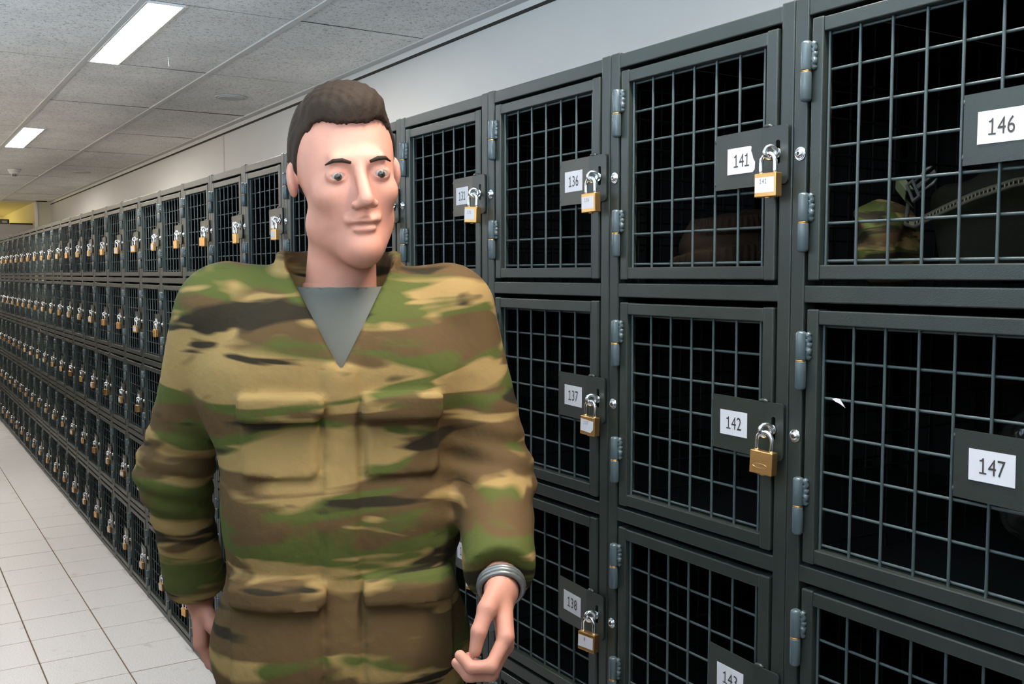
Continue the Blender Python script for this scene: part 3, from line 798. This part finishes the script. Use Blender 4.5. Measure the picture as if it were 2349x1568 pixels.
    # trousers
    def trous(P):
        d = cone(P, (-.075, .0, 1.0), (.075, .0, 1.0), .118, .118)
        for a, b, c in ((LH, LK, LA), (RHp, RK, RA)):
            d = smin(d, cone(P, a, b, .108, .084), .05)
            b2 = np.array(b); c2 = np.array(c); c2 = b2+(c2-b2)*.84
            d = smin(d, cone(P, b, c2, .084, .074), .03)
        d = d+folds(P, .004)
        for s, kz in ((1, .70), (-1, .72)):
            d = smin(d, np.maximum(rbox(P, (s*.19, -.02 if s > 0 else -.13, kz), (.05, .085, .10), .012), d-.012), .004)
        return d
    tr = link('trousers', np_mesh('trousers', [surf(trous, (-.30, -.38, .12), (.30, .40, 1.10), .0095)], M_CAMO), pr)
    tr['label'] = 'camouflage uniform trousers'
    # boots
    def boot(A, heel, pitch):
        Rm = rotm(pitch, 0, 0)
        A = np.array(A, np.float32)
        def f(P):
            q = (P-A)@Rm
            d = cone(q, (0, 0, .11), (0, .0, -.03), .056, .050)
            d = smin(d, ell(q, (0, -.045, -.055), (.046, .125, .045)), .03)
            d = smin(d, ell(q, (0, -.125, -.068), (.048, .060, .034)), .02)
            d = smin(d, rbox(q, (0, -.058, -.093), (.047, .140, .012), .011), .006)
            return np.maximum(d, -(q[..., 2]+.105))
        return surf(f, A-.26, A+.26, .0065)
    for A, p in ((RA, 0.0), ((LA[0], LA[1], LA[2]), .42)):
        b_ = link('boot', np_mesh('boot', [boot(A, 0, p)], mat('black_boot_leather', (.018, .017, .016), .35)), pr)
    # hair
    def hairf(P):
        q = tohead(P)
        d = ell(q, (0, .018, .034), (.0805, .1035, .1000))
        d = smin(d, ell(q, (0, -.03, .095), (.058, .055, .040)), .02)
        line = -(q[..., 2]-(.060+np.clip((-q[..., 1]-.02)*.22, -.2, .04)+.010*np.exp(-((np.abs(q[..., 0])-.045)/.016)**2)*(q[..., 1] < -.04)+.0015*np.sin(q[..., 0]*900))-np.clip((q[..., 1]+.030)*-1.7, -.120, .0)*1.0)
        d = np.maximum(d, line)
        d = d+.0016*np.sin(q[..., 0]*420+q[..., 1]*140)*np.sin(q[..., 1]*260+q[..., 2]*120)
        return d
    hr = link('hair', np_mesh('hair', [surf(hairf, (-.12, -.18, 1.68), (.13, .13, 1.96), .0034)], mat('dark_brown_hair', (.028, .016, .009), .75, 0, .9, 260, spec=.2)), pr)
    hr['label'] = 'short dark brown hair'
    # eyes and brows, in head frame placed in person frame
    def hp(x, y, z): return tuple((HR@np.array([x, y, z], np.float32))*HS+HC)
    for s in (-1, 1):
        bm = bmesh.new(); sphere(bm, (0, 0, 0), .0124, 20, 14)
        sphere(bm, (0, -.0070, -.0006), .0072, 18, 12, 1, (1, .93, 1)); sphere(bm, (0, -.0122, -.0006), .0030, 12, 8, 2, (1, .62, 1))
        e = link('eye', fin(bm, 'eye', [mat('eye_white', (.30, .25, .23), .45), mat('iris', (.045, .03, .018), .35), mat('pupil', (.01, .01, .01), .2)]), pr, hp(s*.032, -.0820, -.0012))
        e.rotation_euler = (.20, 0, .2)
        bm = bmesh.new(); tube(bm, [hp(s*.014, -.1005, .0165), hp(s*.026, -.1010, .0205), hp(s*.038, -.0965, .0205), hp(s*.048, -.0860, .0150)], [.0022, .0034, .0030, .0012], 8)
        link('eyebrow', fin(bm, 'eyebrow', MATS['dark_brown_hair']), pr)
    # wristband on the forward arm
    b0 = np.array(LE); c0 = np.array(LWr); u = (c0-b0)/np.linalg.norm(c0-b0); ctr = c0+u*.004
    bm = bmesh.new(); m3 = Vector(u).to_track_quat('Z', 'Y').to_matrix()
    for off, rad, mi in ((-.007, .0315, 0), (.0, .0325, 0), (.007, .0315, 0)):
        tube(bm, [Vector(ctr)+m3@Vector((rad*math.cos(t), rad*.93*math.sin(t), off)) for t in [2*math.pi*k/28 for k in range(28)]], .0042, 8, closed=True)
    link('wristband', fin(bm, 'wristband', mat('grey_band', (.17, .17, .16), .35, .5)), pr)['label'] = 'grey wristband'
    return pr
build_person()

# ------------------------------------------------------------------ things kept in the lockers
def build_contents():
    zf = TOPZ-.0125-RH+.0145        # shelf of the top row
    olive = mat('dark_olive_canvas', (.008, .008, .004), .9, 0, .6, 350, spec=.1)
    # bag in 146
    def bag(P):
        d = rbox(P, (.248, .300, zf+.080), (.122, .170, .074), .030, rotm(0, -.12, .06))
        d = smin(d, ell(P, (.25, .28, zf+.12), (.10, .14, .055)), .03)
        return d+.004*np.sin(P[..., 0]*55+P[..., 2]*40)*np.sin(P[..., 1]*30)
    bg = link('duffel_bag', np_mesh('duffel_bag', [surf(bag, (.09, .08, zf-.0), (.39, .52, zf+.2), .006)], olive))
    bg.location.x = -.014; bg.location.y = .012
    tag(bg, 'dark olive canvas bag with zip and loose strap inside locker 146', 'bag')
    # rim and zip along the opened mouth
    p0 = [(.120, .105, zf+.112), (.122, .098, zf+.090), (.140, .094, zf+.086), (.180, .100, zf+.104), (.225, .102, zf+.120), (.275, .104, zf+.132), (.335, .106, zf+.137)]
    def chain(pts, n):
        out = []
        for a in range(len(pts)-1):
            for k in range(n): out.append(Vector(pts[a]).lerp(Vector(pts[a+1]), k/n))
        out.append(Vector(pts[-1])); return out
    path = chain(p0, 9)
    def zp(b):
        tube(b, path, .0032, 8)
        tube(b, [p+Vector((0, -.001, -.007)) for p in path], .0030, 8)
        for k, p in enumerate(path[14:], 0):
            if k % 1 == 0: box(b, (p.x-.0009, p.y-.004, p.z-.0055), (p.x+.0009, p.y-.001, p.z-.0012), 0, 1, 1)
    link('zipper', mk(zp, 'zipper', [mat('olive_tape', (.04, .033, .016), .7), mat('zip_teeth', (.11, .085, .045), .4, .3)]), bg)
    # strap with the buckle
    def strap(b):
        pts = [Vector(p) for p in [(.128, .096, zf+.112), (.118, .090, zf+.122), (.122, .086, zf+.136), (.134, .086, zf+.137), (.142, .090, zf+.124)]]
        wd = Vector((.010, -.003, -.009))*1.0
        for a, c in zip(pts[:-1], pts[1:]):
            for off in (0, .0018):
                o = Vector((0, -off, off))
                b.faces.new([b.verts.new(a-wd+o), b.verts.new(a+wd+o), b.verts.new(c+wd+o), b.verts.new(c-wd+o)])
    link('strap', mk(strap, 'strap', mat('green_webbing', (.075, .08, .03), .8, 0, .6, 900)), bg)
    def buckle(b):
        # tongue of a side-release buckle lying on a slope, x along its length
        box(b, (0, -.016, -.0022), (.004, .016, .0022), .0006); box(b, (.010, -.016, -.0022), (.014, .016, .0022), .0006)
        box(b, (0, -.018, -.0022), (.014, -.0145, .0022), .0006); box(b, (0, .0145, -.0022), (.014, .018, .0022), .0006)
        box(b, (.014, -.0035, -.0016), (.046, .0035, .0016), .0006)
        for s in (-1, 1):
            tube(b, [(.014, s*.012, 0), (.026, s*.0135, 0), (.036, s*.015, 0), (.044, s*.0125, 0)], [.0018, .0018, .0028, .0014], 6)
    bk = link('buckle', mk(buckle, 'buckle', mat('black_nylon', (.05, .045, .04), .25)), bg, (.142, .076, zf+.122), (math.radians(62), math.radians(-38), math.radians(8)))
    bk['label'] = 'open side-release buckle tongue'
    # camouflage cloth in 146
    def cloth(P):
        d = ell(P, (.068, .130, zf+.050), (.030, .065, .062))
        d = smin(d, ell(P, (.058, .105, zf+.088), (.018, .030, .030)), .02)
        d = smin(d, ell(P, (.080, .10, zf+.070), (.018, .030, .044)), .012)
        d = d+.006*np.sin(P[..., 0]*95+P[..., 2]*60+2*np.sin(P[..., 2]*40))*np.cos(P[..., 1]*45)
        return np.maximum(d, zf-P[..., 2])
    ob = link('folded_jacket', np_mesh('folded_jacket', [surf(cloth, (.029, .04, zf-.004), (.16, .25, zf+.14), .0035)], camo_mat('pale_camouflage', 26, 5.0)))
    tag(ob, 'crumpled green and brown camouflage cloth beside the bag in locker 146', 'clothing')
    # knitted sweater in 141, two ribbed bands
    def knit(P):
        x = P[..., 0]+.610; y = P[..., 1]; z = P[..., 2]-zf
        Q = np.stack([x, y, z], -1)
        d = ell(Q, (.325, .19, .060), (.095, .12, .062))
        ang = np.arctan2(y-.19, x-.325)
        rib = .0022*np.sin(ang*64)
        b1 = np.maximum(ell(Q, (.325, .185, .040), (.108, .132, .075))+rib, np.abs(z-.030-.02*np.cos(ang))-.018)
        b2 = np.maximum(ell(Q, (.335, .180, .080), (.085, .105, .065))+rib, np.abs(z-.105-.01*np.sin(ang))-.014)
        d = smin(smin(d, b1, .006), b2, .006)
        return np.maximum(d, -z)
    ob = link('knitted_sweater', np_mesh('knitted_sweater', [surf(knit, (-.41, .03, zf-.004), (-.165, .34, zf+.14), .0035)], mat('brown_wool', (.014, .008, .0045), .9, 0, .6, 500, spec=.1)))
    tag(ob, 'folded dark brown knitted garment with ribbed bands inside locker 141', 'clothing')
    # crumpled clear plastic bag in 147
    zf2 = zf-RH
    def plas(P):
        d = ell(P, (.225, .33, zf2+.125), (.095, .11, .115))
        return np.maximum(d+.007*np.sin(P[..., 0]*120+3*np.sin(P[..., 2]*50))*np.sin(P[..., 2]*90+2*np.sin(P[..., 1]*60)), zf2-P[..., 2])
    ob = link('plastic_bag', np_mesh('plastic_bag', [surf(plas, (.11, .19, zf2-.004), (.34, .47, zf2+.26), .006)], mat('dark_plastic_film', (.02, .018, .016), .12)))
    tag(ob, 'dark crumpled plastic bag deep inside locker 147', 'bag')
    # scraps of paper caught in the wires
    def scrap(b):
        v = [b.verts.new(p) for p in [(-.012, 0, .004), (-.004, -.002, .001), (.004, -.003, -.001), (.012, -.001, -.006), (.003, -.001, .005), (-.005, 0, .006)]]
        b.faces.new((v[0], v[1], v[4], v[5])); b.faces.new((v[1], v[2], v[3], v[4]))
        g = bmesh.ops.solidify(b, geom=list(b.faces), thickness=.0004)
    pm = mat('scrap_paper', (.70, .66, .66), .8)
    ob = link('paper_scrap', mk(scrap, 'paper_scrap', pm), None, (.085, .0062, 1.4645)); tag(ob, 'tiny torn white scrap caught on the mesh of locker 147', 'paper scrap')
    def tagm(b):
        prism(b, [(-.012, .020), (.004, .022), (.010, .012), (.011, -.006), (.002, -.022), (-.006, -.018), (.001, -.004), (-.001, .008)], -.0005, .0005)
    ob = link('paper_tag', mk(tagm, 'paper_tag', pm), None, (-2.995, -.0030, .772)); tag(ob, 'torn white paper tag stuck on a lower locker door behind the person', 'paper tag')
build_contents()
